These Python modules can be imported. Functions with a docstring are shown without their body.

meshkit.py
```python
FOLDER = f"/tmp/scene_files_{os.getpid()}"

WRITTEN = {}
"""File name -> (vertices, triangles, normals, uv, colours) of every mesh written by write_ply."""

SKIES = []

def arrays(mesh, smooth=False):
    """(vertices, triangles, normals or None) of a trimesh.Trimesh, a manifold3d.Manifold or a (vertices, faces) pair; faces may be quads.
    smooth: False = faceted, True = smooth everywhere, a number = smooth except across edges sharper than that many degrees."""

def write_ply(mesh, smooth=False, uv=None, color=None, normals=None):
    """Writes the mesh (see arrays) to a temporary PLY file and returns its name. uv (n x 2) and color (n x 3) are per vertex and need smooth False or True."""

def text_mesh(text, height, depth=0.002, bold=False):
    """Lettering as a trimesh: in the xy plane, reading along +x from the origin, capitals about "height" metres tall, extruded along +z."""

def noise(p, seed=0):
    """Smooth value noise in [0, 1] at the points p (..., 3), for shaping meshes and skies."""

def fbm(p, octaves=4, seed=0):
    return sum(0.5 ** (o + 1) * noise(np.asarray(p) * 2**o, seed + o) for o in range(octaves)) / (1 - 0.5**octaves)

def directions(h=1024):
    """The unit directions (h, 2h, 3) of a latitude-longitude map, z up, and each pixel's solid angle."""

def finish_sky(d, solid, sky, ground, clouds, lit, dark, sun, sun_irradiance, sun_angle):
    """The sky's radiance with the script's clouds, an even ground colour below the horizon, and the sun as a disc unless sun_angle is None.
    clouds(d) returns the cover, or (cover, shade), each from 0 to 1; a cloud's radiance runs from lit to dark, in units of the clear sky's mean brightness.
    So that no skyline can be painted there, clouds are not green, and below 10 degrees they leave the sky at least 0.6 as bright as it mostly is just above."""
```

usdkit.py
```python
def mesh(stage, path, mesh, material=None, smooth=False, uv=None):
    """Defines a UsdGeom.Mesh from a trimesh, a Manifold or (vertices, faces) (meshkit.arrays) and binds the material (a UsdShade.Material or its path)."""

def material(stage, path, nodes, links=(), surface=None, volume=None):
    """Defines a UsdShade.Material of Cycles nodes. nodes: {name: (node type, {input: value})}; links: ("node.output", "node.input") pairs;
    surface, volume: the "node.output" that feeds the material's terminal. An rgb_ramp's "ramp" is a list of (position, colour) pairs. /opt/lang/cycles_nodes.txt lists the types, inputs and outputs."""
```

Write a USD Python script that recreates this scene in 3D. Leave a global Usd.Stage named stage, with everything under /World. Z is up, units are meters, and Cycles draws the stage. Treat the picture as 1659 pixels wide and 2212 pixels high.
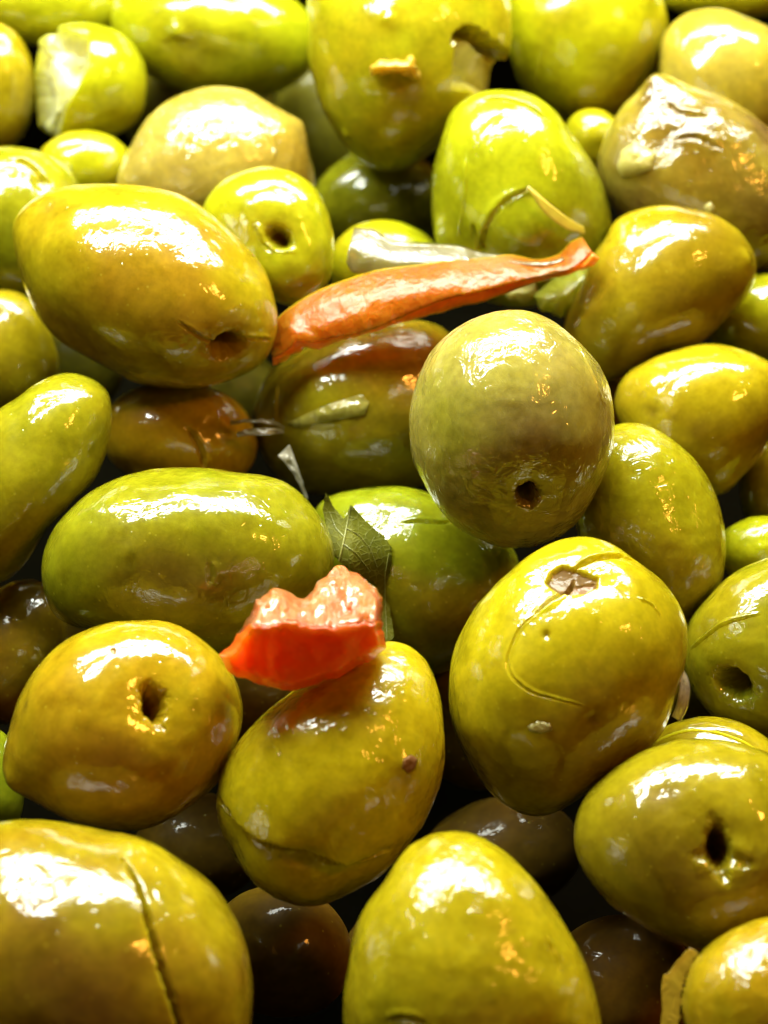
import math, random
import numpy as np, trimesh, shapely
from shapely.geometry import Polygon, LineString
import usdkit, meshkit
from meshkit import noise, fbm
from pxr import Usd, UsdGeom, UsdLux, UsdShade, Gf, Sdf, Vt

random.seed(3)
np.random.seed(3)
stage = Usd.Stage.CreateInMemory()
UsdGeom.SetStageUpAxis(stage, 'Z')
UsdGeom.SetStageMetersPerUnit(stage, 1.0)
UsdGeom.Xform.Define(stage, '/World')
UsdGeom.Scope.Define(stage, '/World/Looks')

# ---------------------------------------------------------------- camera
PITCH = math.radians(56)
DIST = 0.27
WPX, HPX = 1659.0, 2212.0            # the picture measured in these units
FW = 0.100                           # width of the view at DIST
FOC = WPX * DIST / FW                # focal length in those units
FWD = np.array([0, math.cos(PITCH), -math.sin(PITCH)])
RIGHT = np.array([1.0, 0, 0])
UP = np.cross(RIGHT, FWD)
EYE = -FWD * DIST
cam = UsdGeom.Camera.Define(stage, '/World/camera')
M = Gf.Matrix4d(*RIGHT, 0, *UP, 0, *(-FWD), 0, *EYE, 1)
cam.AddTransformOp().Set(M)
cam.CreateHorizontalApertureAttr(36.0)
cam.CreateVerticalApertureAttr(48.0)
cam.CreateFocalLengthAttr(36.0 * DIST / FW)
cam.CreateClippingRangeAttr(Gf.Vec2f(0.01, 20))
cam.CreateFStopAttr(25.0)
cam.CreateFocusDistanceAttr(0.252)
cam.CreateExposureAttr(0.0)


def from_view(az, up):
    """A direction az degrees to the right and up degrees over the line from the heap to the camera."""
    a, u = math.radians(az), math.radians(up)
    return (-FWD) * math.cos(u) * math.cos(a) + UP * math.sin(u) * math.cos(a) + RIGHT * math.sin(a)


def rect_light(name, pos, target, w, h, color, intensity):
    l = UsdLux.RectLight.Define(stage, '/World/' + name)
    l.CreateWidthAttr(w); l.CreateHeightAttr(h)
    l.CreateColorAttr(Gf.Vec3f(*color)); l.CreateIntensityAttr(intensity)
    z = np.asarray(pos, float) - np.asarray(target, float)
    z /= np.linalg.norm(z)
    x = np.cross([0, 0, 1], z)
    if np.linalg.norm(x) < 1e-3:
        x = np.array([1.0, 0, 0])
    x /= np.linalg.norm(x)
    y = np.cross(z, x)
    l.AddTransformOp().Set(Gf.Matrix4d(*x, 0, *y, 0, *z, 0, *map(float, pos), 1))
    return l


# a broad window behind the heap, a warm lamp over its right side, the dim warm room on the camera's side
rect_light('window_light', from_view(-3, 83) * 0.30, (0, 0.03, 0), 0.46, 0.06, (0.95, 1.0, 0.90), 48.0)
rect_light('high_window_light', UP * 0.185 - FWD * 0.092 - RIGHT * 0.025, UP * 0.05, 0.25, 0.031, (0.95, 1.0, 0.88), 66.0)
rect_light('warm_lamp', from_view(38, 30) * 0.50, (0, 0, 0), 0.055, 0.07, (1.0, 0.38, 0.05), 84.0)
rect_light('room_light', from_view(8, -14) * 1.6, (0, 0, 0), 1.3, 1.0, (1.0, 0.52, 0.14), 0.16)


# ---------------------------------------------------------------- helpers
def ray(px, py):
    d = FWD * FOC + RIGHT * (px - WPX / 2) - UP * (py - HPX / 2)
    return d / np.linalg.norm(d)


def at(px, py, z):
    """The point of the heap that stands at that place of the picture, z metres over the heap's middle."""
    d = ray(px, py)
    return EYE + d * ((z - EYE[2]) / d[2])


USED = {}


def numbered(name, parent='/World'):
    k = (parent, name)
    n = USED.get(k, -1) + 1
    USED[k] = n
    return f'{parent}/{name}' if n == 0 else f'{parent}/{name}_{n:03d}'


def tag(prim, label=None, cat=None, group=None, kind=None):
    for k, v in (('label', label), ('category', cat), ('group', group), ('kind', kind)):
        if v:
            prim.SetCustomDataByKey(k, v)


def thing(name, pos, label, cat, group=None):
    x = UsdGeom.Xform.Define(stage, numbered(name))
    x.AddTranslateOp().Set(Gf.Vec3d(*map(float, pos)))
    tag(x.GetPrim(), label, cat, group)
    return x


def put(name, v, f, mat, parent='/World', colors=None, flesh=None, smooth=True, pos=None):
    path = numbered(name, str(parent))
    m = usdkit.mesh(stage, path, (v, f), mat, smooth)
    if pos is not None:
        m.AddTranslateOp().Set(Gf.Vec3d(*map(float, pos)))
    api = UsdGeom.PrimvarsAPI(m)
    if colors is not None:
        api.CreatePrimvar('col', Sdf.ValueTypeNames.Color3fArray, 'vertex').Set(Vt.Vec3fArray.FromNumpy(np.asarray(colors, np.float32)))
    if flesh is not None:
        api.CreatePrimvar('flesh', Sdf.ValueTypeNames.FloatArray, 'vertex').Set(Vt.FloatArray.FromNumpy(np.asarray(flesh, np.float32)))
    return m.GetPrim()


# ---------------------------------------------------------------- materials
def bumped(nodes, links, specs, base='p', socket='normal'):
    """Adds a chain of bumps; specs: (noise scale, detail, distance, distortion)."""
    nodes['g'] = ('geometry', {})
    last = None
    for i, (sc, det, dist, disto) in enumerate(specs):
        nodes[f'bn{i}'] = ('noise_texture', {'scale': sc, 'detail': det, 'roughness': 0.55, 'distortion': disto})
        nodes[f'bb{i}'] = ('bump', {'strength': 1.0, 'distance': dist})
        links += [('g.position', f'bn{i}.vector'), (f'bn{i}.fac', f'bb{i}.height')]
        if last:
            links.append((f'{last}.normal', f'bb{i}.normal'))
        last = f'bb{i}'
    links.append((f'{last}.normal', f'{base}.{socket}'))


def olive_material(name, rough, bumps, coat=1.0, sss=0.4):
    nodes = {
        'c': ('attribute', {'attribute': 'col'}), 'fl': ('attribute', {'attribute': 'flesh'}),
        'n1': ('noise_texture', {'scale': 900, 'detail': 4, 'roughness': 0.65}),
        'n2': ('noise_texture', {'scale': 190, 'detail': 3, 'roughness': 0.6, 'distortion': 0.6}),
        'r1': ('map_range', {'from_min': 0.3, 'from_max': 0.7, 'to_min': 0.84, 'to_max': 1.13}),
        'r2': ('map_range', {'from_min': 0.3, 'from_max': 0.7, 'to_min': 0.80, 'to_max': 1.14}),
        'm': ('math', {'math_type': 'multiply'}),
        'cc': ('vector_math', {'math_type': 'scale'}),
        'sp': ('voronoi_texture', {'scale': 640, 'randomness': 1}),
        'spr': ('map_range', {'from_min': 0.03, 'from_max': 0.15, 'to_min': 0.22, 'to_max': 0.0, 'clamp': True}),
        'drop': ('bump', {'strength': 1.0, 'distance': 0.00020}),
        'sm': ('mix', {'color2': (0.44, 0.40, 0.03)}),
        'ro': ('map_range', {'from_min': 0.3, 'from_max': 0.7, 'to_min': rough * 0.75, 'to_max': rough * 1.35}),
        'rf': ('math', {'math_type': 'multiply_add', 'value2': 0.16}),
        'cw': ('math', {'math_type': 'multiply_add', 'value2': -0.85 * coat, 'value3': coat}),
        'p': ('principled_bsdf', {'ior': 1.4, 'specular_ior_level': 0.08, 'subsurface_weight': sss, 'subsurface_scale': 0.0013, 'subsurface_radius': (1.0, 0.8, 0.16),
                                  'subsurface_method': 'random_walk', 'coat_roughness': 0.05, 'coat_ior': 1.54}),
    }
    links = [('g.position', 'n1.vector'), ('g.position', 'n2.vector'), ('g.position', 'sp.vector'), ('n1.fac', 'r1.value'), ('n2.fac', 'r2.value'), ('r1.result', 'm.value1'), ('r2.result', 'm.value2'),
             ('c.color', 'cc.vector1'), ('m.value', 'cc.scale'), ('cc.vector', 'sm.color1'), ('sp.distance', 'spr.value'), ('spr.result', 'sm.fac'), ('sm.color', 'p.base_color'),
             ('n2.fac', 'ro.value'), ('fl.fac', 'rf.value1'), ('ro.result', 'rf.value3'), ('rf.value', 'p.roughness'), ('fl.fac', 'cw.value1'), ('cw.value', 'p.coat_weight')]
    bumped(nodes, links, bumps, socket='coat_normal')
    links[-1] = (f'bb{len(bumps) - 1}.normal', 'drop.normal')
    links += [('spr.result', 'drop.height'), ('drop.normal', 'p.coat_normal')]
    nodes['soft'] = ('bump', {'strength': 1.0, 'distance': 0.00008})
    links += [('bn0.fac', 'soft.height'), ('soft.normal', 'p.normal')]
    return usdkit.material(stage, '/World/Looks/' + name, nodes, links, surface='p.BSDF')


SKIN = olive_material('olive_skin', 0.3, [(140, 2, 0.00024, 1.0), (420, 2, 0.00010, 1.6), (1500, 2, 0.00002, 0)])
SKIN_CRINKLED = olive_material('olive_skin_crinkled', 0.3, [(150, 2, 0.00036, 1.2), (400, 2, 0.00017, 2.2), (1500, 2, 0.00003, 0)])
SKIN_SMOOTH = olive_material('olive_skin_smooth', 0.3, [(150, 2, 0.00014, 0.4), (600, 2, 0.00007, 0.8), (1500, 2, 0.00002, 0)])
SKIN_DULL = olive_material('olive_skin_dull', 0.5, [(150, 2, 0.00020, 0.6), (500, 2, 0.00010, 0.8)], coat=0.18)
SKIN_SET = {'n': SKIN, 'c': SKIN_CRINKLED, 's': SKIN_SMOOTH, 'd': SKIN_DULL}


def plain(name, color, rough=0.3, sss=0.0, radius=(1, .5, .2), scale=0.002, bumps=((600, 3, 0.0002, 0.5),), dark=None, nscale=500, trans=0.0, coat=0.2, spec=0.5):
    nodes = {'n': ('noise_texture', {'scale': nscale, 'detail': 5, 'roughness': 0.65, 'distortion': 0.5}),
             'rr': ('rgb_ramp', {'ramp': [(0.28, dark or tuple(x * 0.7 for x in color)), (0.7, color)]}),
             'p': ('principled_bsdf', {'roughness': rough, 'ior': 1.42, 'subsurface_weight': sss, 'subsurface_radius': radius, 'subsurface_scale': scale,
                                       'transmission_weight': trans, 'specular_ior_level': spec, 'coat_weight': coat, 'coat_roughness': 0.08})}
    links = [('g.position', 'n.vector'), ('n.fac', 'rr.fac'), ('rr.color', 'p.base_color')]
    bumped(nodes, links, list(bumps))
    return usdkit.material(stage, '/World/Looks/' + name, nodes, links, surface='p.BSDF')


def film(name, color, alpha, rough=0.12):
    """Thin see-through peel: part clear, part milky, shiny."""
    nodes = {'n': ('noise_texture', {'scale': 700, 'detail': 4, 'roughness': 0.6, 'distortion': 1.0}),
             'mr': ('map_range', {'from_min': 0.3, 'from_max': 0.7, 'to_min': max(alpha - 0.18, 0.02), 'to_max': min(alpha + 0.18, 0.98), 'clamp': True}),
             'tr': ('transparent_bsdf', {'color': (0.96, 0.95, 0.9)}),
             'd': ('diffuse_bsdf', {'color': color}), 'tl': ('translucent_bsdf', {'color': color}), 'mx': ('mix_closure', {'fac': 0.4}),
             'm1': ('mix_closure', {}), 'gl': ('glossy_bsdf', {'roughness': rough, 'color': (0.9, 0.9, 0.9)}), 'fr': ('fresnel', {'IOR': 1.45}), 'm2': ('mix_closure', {})}
    links = [('g.position', 'n.vector'), ('n.fac', 'mr.value'), ('mr.result', 'm1.fac'), ('tr.BSDF', 'm1.closure1'), ('d.BSDF', 'mx.closure1'), ('tl.BSDF', 'mx.closure2'), ('mx.closure', 'm1.closure2'),
             ('fr.fac', 'm2.fac'), ('m1.closure', 'm2.closure1'), ('gl.BSDF', 'm2.closure2')]
    bumped(nodes, links, [(420, 3, 0.0004, 1.0)], 'gl')
    return usdkit.material(stage, '/World/Looks/' + name, nodes, links, surface='m2.closure')


PEPPER_SKIN = plain('pepper_skin', (0.23, 0.070, 0.002), 0.27, 0.6, (1, .3, .08), 0.0012, [(250, 2, 0.00014, 0.5), (1350, 1, 0.00017, 0.1)], (0.14, 0.038, 0.0015), 70, coat=0.1, spec=0.3)
PEPPER_FLESH = plain('pepper_flesh', (0.80, 0.16, 0.010), 0.3, 0.5, (1, .3, .08), 0.0015, [(700, 3, 0.0003, 0.6)], (0.45, 0.06, 0.006), 350)
PEPPER_RED = plain('pepper_red', (0.74, 0.10, 0.005), 0.28, 0.6, (1, .25, .06), 0.0028, [(420, 3, 0.00022, 0.4), (1500, 3, 0.00008, 0.2)], (0.66, 0.05, 0.003), 160)
PEPPER_GEL = plain('pepper_gel', (0.46, 0.15, 0.045), 0.16, 0.5, (1, .4, .15), 0.002, [(330, 3, 0.0012, 1.8), (900, 3, 0.0006, 1.0)], (0.42, 0.07, 0.014), 300, coat=1.0)
PALE_FLESH = plain('pale_flesh', (0.36, 0.30, 0.07), 0.4, 0.5, (1, .9, .4), 0.0015, [(520, 3, 0.0004, 0.8)], (0.34, 0.27, 0.05), 420)
GREEN_FLESH = plain('green_flesh', (0.18, 0.18, 0.012), 0.26, 0.5, (1, .9, .2), 0.002, [(400, 3, 0.0005, 0.8)], (0.17, 0.17, 0.015), 300)
BROWN_SCAR = plain('brown_scar', (0.17, 0.075, 0.02), 0.6, 0.0, (1, .6, .3), 0.001, [(500, 3, 0.0003, 0.8)], (0.075, 0.03, 0.008), 420, coat=0.0, spec=0.2)
ORANGE_PEEL = plain('orange_peel', (0.36, 0.22, 0.02), 0.3, 0.3, (1, .6, .2), 0.001, [(600, 3, 0.0002, 0.8)], (0.34, 0.20, 0.015), 400)
RIND = plain('torn_rind', (0.34, 0.21, 0.012), 0.25, 0.3, (1, .6, .2), 0.001, [(400, 3, 0.0004, 0.8)], (0.20, 0.11, 0.006), 300, coat=0.6)
TRAY = plain('tray', (0.0035, 0.003, 0.0015), 0.9, 0, coat=0.0, spec=0.0, bumps=[(60, 2, 0.0004, 0)], nscale=40)
FILM = film('clear_peel', (0.72, 0.66, 0.50), 0.42)
FILM_MILKY = film('milky_peel', (0.17, 0.135, 0.05), 0.58, 0.2)
FILM_OLIVE = film('olive_peel', (0.50, 0.45, 0.08), 0.45)

_n = {'g': ('geometry', {}), 'vo': ('voronoi_texture', {'scale': 1100, 'feature': 'distance_to_edge'}), 'vr': ('map_range', {'from_min': 0.0, 'from_max': 0.10, 'to_min': 1, 'to_max': 0, 'clamp': True}),
      'no': ('noise_texture', {'scale': 300, 'detail': 4}), 'rr': ('rgb_ramp', {'ramp': [(0.3, (0.05, 0.052, 0.003)), (0.7, (0.085, 0.083, 0.004))]}),
      'mx': ('mix', {'color2': (0.16, 0.16, 0.03)}), 'fm': ('math', {'math_type': 'multiply', 'value2': 0.3}),
      'b': ('bump', {'distance': 0.00008, 'strength': 0.6}), 'p': ('principled_bsdf', {'roughness': 0.5, 'ior': 1.35, 'specular_ior_level': 0.12}),
      'tl': ('translucent_bsdf', {'color': (0.10, 0.11, 0.008)}), 'mc': ('mix_closure', {'fac': 0.12})}
LEAF = usdkit.material(stage, '/World/Looks/bay_leaf', _n, [('g.position', 'vo.vector'), ('g.position', 'no.vector'), ('vo.distance', 'vr.value'), ('no.fac', 'rr.fac'), ('rr.color', 'mx.color1'), ('vr.result', 'fm.value1'), ('fm.value', 'mx.fac'),
                       ('mx.color', 'p.base_color'), ('vr.result', 'b.height'), ('b.normal', 'p.normal'), ('p.BSDF', 'mc.closure1'), ('tl.BSDF', 'mc.closure2')], surface='mc.closure')
LEAF_RIB = plain('leaf_rib', (0.17, 0.17, 0.03), 0.4, 0, nscale=300)

# ---------------------------------------------------------------- the tray
def tray_mesh():
    from manifold3d import Manifold
    outer = Manifold.cube((0.36, 0.33, 0.085), True).translate((0, -0.03, -0.0385))  # unseen walls, added to keep window light from under the heap
    return outer - Manifold.cube((0.35, 0.32, 0.2), True).translate((0, -0.03, 0.025))


tag(put('tray', *meshkit.arrays(tray_mesh())[:2], TRAY, smooth=False), kind='structure')

# ---------------------------------------------------------------- olives: outline points, height of the middle (mm), colours, features
GREEN, LIME, YELLOW, OLIVE, BROWN, TAN, GREY = (.23, .265, .022), (.40, .465, .04), (.42, .37, .02), (.33, .295, .018), (.25, .185, .012), (.42, .36, .34), (.33, .30, .20)  # LIME and YELLOW lightened to put more light into the far rows
TONE = np.array((.60, .525, .07))     # wet flesh is darker and deeper in colour than dry


def ell(cx, cy, a, b, ang=0, n=16):
    t = np.arange(n) / n * 2 * math.pi
    c, s = math.cos(math.radians(ang)), math.sin(math.radians(ang))
    return [(cx + a * math.cos(x) * c - b * math.sin(x) * s, cy + a * math.cos(x) * s + b * math.sin(x) * c) for x in t]


OL = []


def olive(pts, z, col, alt, mix, label, mat='n', feats=(), tilt=(0, 0), thick=1.0, parts=(), detail=1.0):
    OL.append(dict(pts=np.array(pts, float), z=z * 1e-3, col=np.array(col), alt=np.array(alt), mix=mix, label=label, mat=mat, feats=list(feats), tilt=tilt, thick=thick, parts=list(parts), detail=detail))


# --- the far rows
olive(ell(105, 15, 165, 88, 4), 0, LIME, OLIVE, .3, 'yellow green olive cut off by the top left corner of the picture', 's')
olive(ell(-12, 190, 88, 140, 0), -4, YELLOW, OLIVE, .4, 'olive cut off by the left edge, beside the torn hollow olive')
olive([(75, 100), (120, 70), (170, 58), (215, 62), (260, 75), (295, 105), (318, 145), (320, 200), (305, 250), (270, 285), (210, 303), (105, 308), (65, 290), (66, 250), (68, 200), (68, 140)], 2, LIME, YELLOW, .3,
      'small torn olive with a hollow of pale flesh open to its side', 's',
      [('sink', [(60, 105), (118, 66), (188, 74), (184, 130), (157, 195), (134, 235), (118, 312), (56, 300), (58, 200)], 46, 15, 1.0), ('dent', (140, 122), 44, 34, 1.2, 60), ('bump', (95, 255), 24, 10, 1, 0), ('cut', [(100, 150), (105, 200), (96, 270)], 9, 9, 4), ('step', [(194, 76), (188, 130), (162, 192), (138, 236)], 14, -7, 1)], thick=1.1)
olive(ell(462, 68, 228, 134, 8), 0, LIME, OLIVE, .35, 'large olive lying lengthwise at the top edge, a small ridge on its near side', 's',
      [('dent', (420, 110), 45, 10, 2, 30), ('bump', (385, 72), 16, 11, 1.6, 40), ('step', [(345, 95), (385, 68), (410, 92)], 12, 9, -1)])
olive([(668, 60), (675, -40), (760, -110), (900, -120), (1040, -90), (1097, -10), (1104, 60), (1099, 124), (1076, 150), (1074, 200), (1050, 235), (990, 272), (950, 312), (900, 347), (852, 371), (824, 370), (770, 340), (730, 290), (695, 230), (675, 160)], 7, YELLOW, LIME, .5,
      'big olive with a notch in its side and a curl of peel on it', 's',
      [('sink', [(1012, 66), (1040, 105), (1120, 150), (1100, 230), (1010, 190), (975, 185), (990, 100)], 20, 14, .25), ('cut', [(985, 86), (1008, 64), (1030, 74), (1058, 110), (1115, 142)], 20, 75, 0),
       ('bump', (838, 360), 14, 8, 1, 0), ('bump', (746, 290), 11, 7, 1, 0), ('bump', (838, 42), 15, 6, 1.3, 0)])
olive([(1095, 50), (1100, -40), (1180, -90), (1300, -95), (1400, -40), (1437, 40), (1430, 120), (1395, 190), (1340, 240), (1260, 265), (1190, 245), (1130, 200), (1100, 130)], 1, (.53, .59, .035), OLIVE, .35,
      'round glossy olive between the notched olive and the tan one', 's', [('cut', [(1165, 110), (1160, 150), (1158, 190)], 5, -3, 0), ('dent', (1250, 130), 60, 10, 2.2, 20)])
olive([(1425, 130), (1430, 80), (1470, 40), (1540, 25), (1620, 45), (1690, 90), (1740, 180), (1720, 290), (1650, 340), (1500, 310), (1430, 220)], -2, TAN, YELLOW, .25,
      'tan olive just behind the olive with the dark pointed tip', 's')
olive(ell(1580, -20, 155, 66, 0), -6, LIME, YELLOW, .4, 'sliver of a bright olive in the top right corner of the picture', 's')
olive([(1382, 185), (1395, 160), (1420, 150), (1445, 168), (1480, 190), (1540, 210), (1600, 240), (1670, 300), (1740, 400), (1750, 500), (1690, 575), (1600, 580), (1500, 560), (1400, 515), (1330, 460), (1298, 400), (1290, 350), (1305, 295), (1338, 235)], 3, GREY, (.19, .13, .25), .45,
      'grey brown olive with a dark pointed tip and a bruised wrinkled side', 'c',
      [('bump', (1412, 175), 22, 14, 1, 0), ('dent', (1450, 225), 34, 12, 1.6, 30), ('dent', (1500, 330), 60, 12, 1.4, 30), ('dent', (1430, 310), 32, 12, 1.4, 60), ('col', (1412, 195), 34, (.10, .06, .02), .75, 1.2, 70), ('col', (1510, 345), 115, (.17, .105, .03), .85, 1.5, 35), ('col', (1450, 240), 55, (.15, .085, .05), .85, 1.5, 50),
       ('cut', [(1440, 215), (1470, 240), (1530, 250)], 9, 6, 3), ('cut', [(1455, 300), (1500, 290), (1560, 320)], 9, 5, 2)],
      parts=[('crumb', [(1335, 360), (1345, 325), (1375, 305), (1400, 322), (1420, 330), (1410, 365), (1370, 380), (1345, 385)], 18), ('crumb', [(1520, 445), (1535, 435), (1545, 450), (1540, 465), (1525, 462)], 7)])
olive(ell(1282, 298, 62, 58, 30), -4, YELLOW, LIME, .3, 'small bright olive peeping out beside the pointed grey brown olive', 's', [('dent', (1295, 320), 24, 8, 1, 0)])
olive(ell(186, 362, 112, 84, 0), -2, LIME, YELLOW, .3, 'small bright olive peeping out below the torn hollow olive', 's')
olive([(-60, 330), (0, 316), (50, 320), (110, 338), (150, 368), (175, 410), (185, 480), (160, 580), (100, 650), (20, 655), (-60, 600), (-110, 480), (-100, 380)], -5, (.33, .35, .05), GREEN, .4,
      'green olive at the left edge with a pale nick on its top', 'n', [('cut', [(30, 345), (60, 352), (85, 378), (100, 400)], 9, 8, 5), ('dent', (85, 395), 16, 8, 1.4, 50), ('col', (75, 370), 22, (.45, .40, .08), .6, 2, 40)])
olive([(245, 400), (272, 330), (320, 265), (390, 215), (470, 196), (540, 204), (600, 233), (640, 254), (661, 285), (668, 320), (677, 370), (678, 430), (640, 490), (480, 520), (320, 500), (255, 455)], -3, (.40, .34, .42), TAN, .4,
      'pale tan olive with a shoulder knob, behind the small holed olive', 'c', [('bump', (648, 268), 26, 9, 1, 0), ('cut', [(555, 255), (580, 290), (600, 325), (588, 350)], 7, -4, 0), ('col', (640, 330), 70, (.40, .28, .09), .6, 1, 0), ('dent', (330, 300), 40, 8, 1, 0)])
olive([(28, 480), (60, 440), (120, 412), (200, 402), (290, 403), (370, 418), (450, 460), (520, 525), (570, 590), (592, 660), (592, 720), (572, 775), (520, 812), (450, 835), (370, 840), (300, 828), (220, 790), (150, 745), (100, 700), (70, 650), (45, 580), (30, 520)], 8, YELLOW, (.33, .22, .018), .55,
      'large brownish olive with a pit hole touching the pepper strip', 'n',
      [('hole', (498, 752), 30, 48, 1.35, -12, 62, 15), ('cut', [(385, 695), (420, 720), (455, 742), (480, 750)], 6, 7, 2), ('cut', [(520, 738), (555, 733), (585, 735)], 6, 6, 2), ('dent', (185, 745), 60, 10, 1.6, 35), ('col', (300, 660), 130, (.27, .17, .012), .65, 1.8, 25), ('dent', (100, 470), 50, 7, 1, 0), ('bump', (140, 730), 30, 8, 1.4, 40)],
      tilt=(.15, -.1))
olive([(436, 450), (480, 393), (540, 366), (590, 360), (640, 378), (682, 415), (707, 470), (720, 540), (717, 600), (690, 642), (640, 660), (580, 640), (500, 570), (450, 510)], 2, LIME, OLIVE, .3,
      'small green olive with a dark hole inside a dimple, above the pepper strip', 's',
      [('hole', (602, 512), 24, 48, 1.25, 30, 62, 22), ('cut', [(552, 478), (560, 515), (590, 540), (640, 542)], 13, -9, 0), ('cut', [(545, 485), (555, 520), (585, 548)], 10, 5, 0)], tilt=(.15, -.1))
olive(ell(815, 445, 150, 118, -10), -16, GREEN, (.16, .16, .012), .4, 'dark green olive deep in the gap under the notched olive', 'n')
olive(ell(835, 580, 130, 98, 5), -6, LIME, YELLOW, .3, 'bright olive mostly hidden behind the pale membrane of the pepper strip', 's')
olive([(930, 440), (935, 360), (955, 290), (985, 233), (1030, 206), (1090, 200), (1150, 213), (1200, 248), (1240, 300), (1282, 360), (1310, 430), (1321, 490), (1318, 545), (1290, 595), (1200, 650), (1100, 660), (1000, 610), (945, 530)], 4, LIME, GREEN, .35,
      'tall bright olive with split lifted skin, behind the pepper strip', 'n',
      [('cut', [(1005, 335), (1003, 400), (998, 450), (992, 510)], 6, -4, 0), ('cut', [(1040, 575), (1046, 510), (1070, 455), (1105, 425), (1145, 408)], 9, 7, 3), ('step', [(1040, 575), (1046, 510), (1070, 455), (1105, 425), (1145, 408), (1200, 445), (1262, 498)], 60, 6, -1), ('cut', [(1022, 485), (1030, 520), (1045, 548)], 9, 12, 0), ('bump', (1130, 515), 60, 14, 1, 0),
       ('cut', [(1030, 222), (1080, 212), (1140, 228), (1185, 262)], 7, 6, 3), ('col', (1140, 520), 80, (.30, .36, .03), .8, 1, 0)], tilt=(0, .1))
olive([(1626, 566), (1612, 530), (1560, 480), (1480, 455), (1400, 450), (1330, 475), (1305, 520), (1260, 600), (1220, 690), (1235, 770), (1285, 820), (1350, 805), (1430, 765), (1510, 738), (1575, 680), (1618, 612)], -1, YELLOW, (.26, .2, .015), .4,
      'smooth olive with a pointed end aimed right, right of the pepper tip', 's', [('col', (1420, 610), 100, (.26, .18, .015), .45, 1.5, -20), ('bump', (1610, 560), 18, 6, 1, 0)])
olive(ell(1650, 690, 125, 98, -10), -5, LIME, YELLOW, .3, 'bright lime olive at the right edge, below the pointed smooth olive', 's')
olive([(1325, 862), (1340, 822), (1400, 775), (1470, 750), (1560, 744), (1630, 764), (1685, 800), (1696, 880), (1664, 955), (1612, 1025), (1560, 1076), (1500, 1070), (1420, 1010), (1352, 935)], 0, YELLOW, (.27, .21, .016), .45,
      'yellow brown olive with a few dark spots below the lime one', 's', [('col', (1410, 890), 18, (.10, .07, .01), .55, 1, 0), ('col', (1510, 930), 34, (.15, .10, .01), .5, 1.3, 0), ('col', (1455, 900), 9, (.10, .07, .01), .5, 1, 0), ('dent', (1410, 890), 16, 4, 1, 0)])
olive(ell(25, 765, 96, 145, -12), -11, YELLOW, BROWN, .4, 'brownish olive at the left edge behind the dented green one', 's')
olive([(244, 880), (236, 840), (205, 815), (165, 803), (120, 808), (80, 826), (40, 858), (-8, 890), (-50, 960), (-85, 1040), (-100, 1130), (-80, 1230), (-20, 1265), (45, 1222), (105, 1142), (160, 1085), (208, 1030), (236, 960)], 4, (.27, .285, .025), OLIVE, .4,
      'slanted green olive cut off by the left edge, above the long green olive', 'n', [('dent', (60, 990), 60, 5, 1, 0)])
olive(ell(386, 948, 172, 124, 8), -7, (.44, .31, .014), (.34, .22, .012), .45, 'brown olive with a short split, below the large brownish olive', 's',
      [('cut', [(405, 925), (425, 950), (437, 978), (440, 1010)], 9, 12, 4), ('bump', (475, 965), 36, 8, 1.4, 60)])
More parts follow.
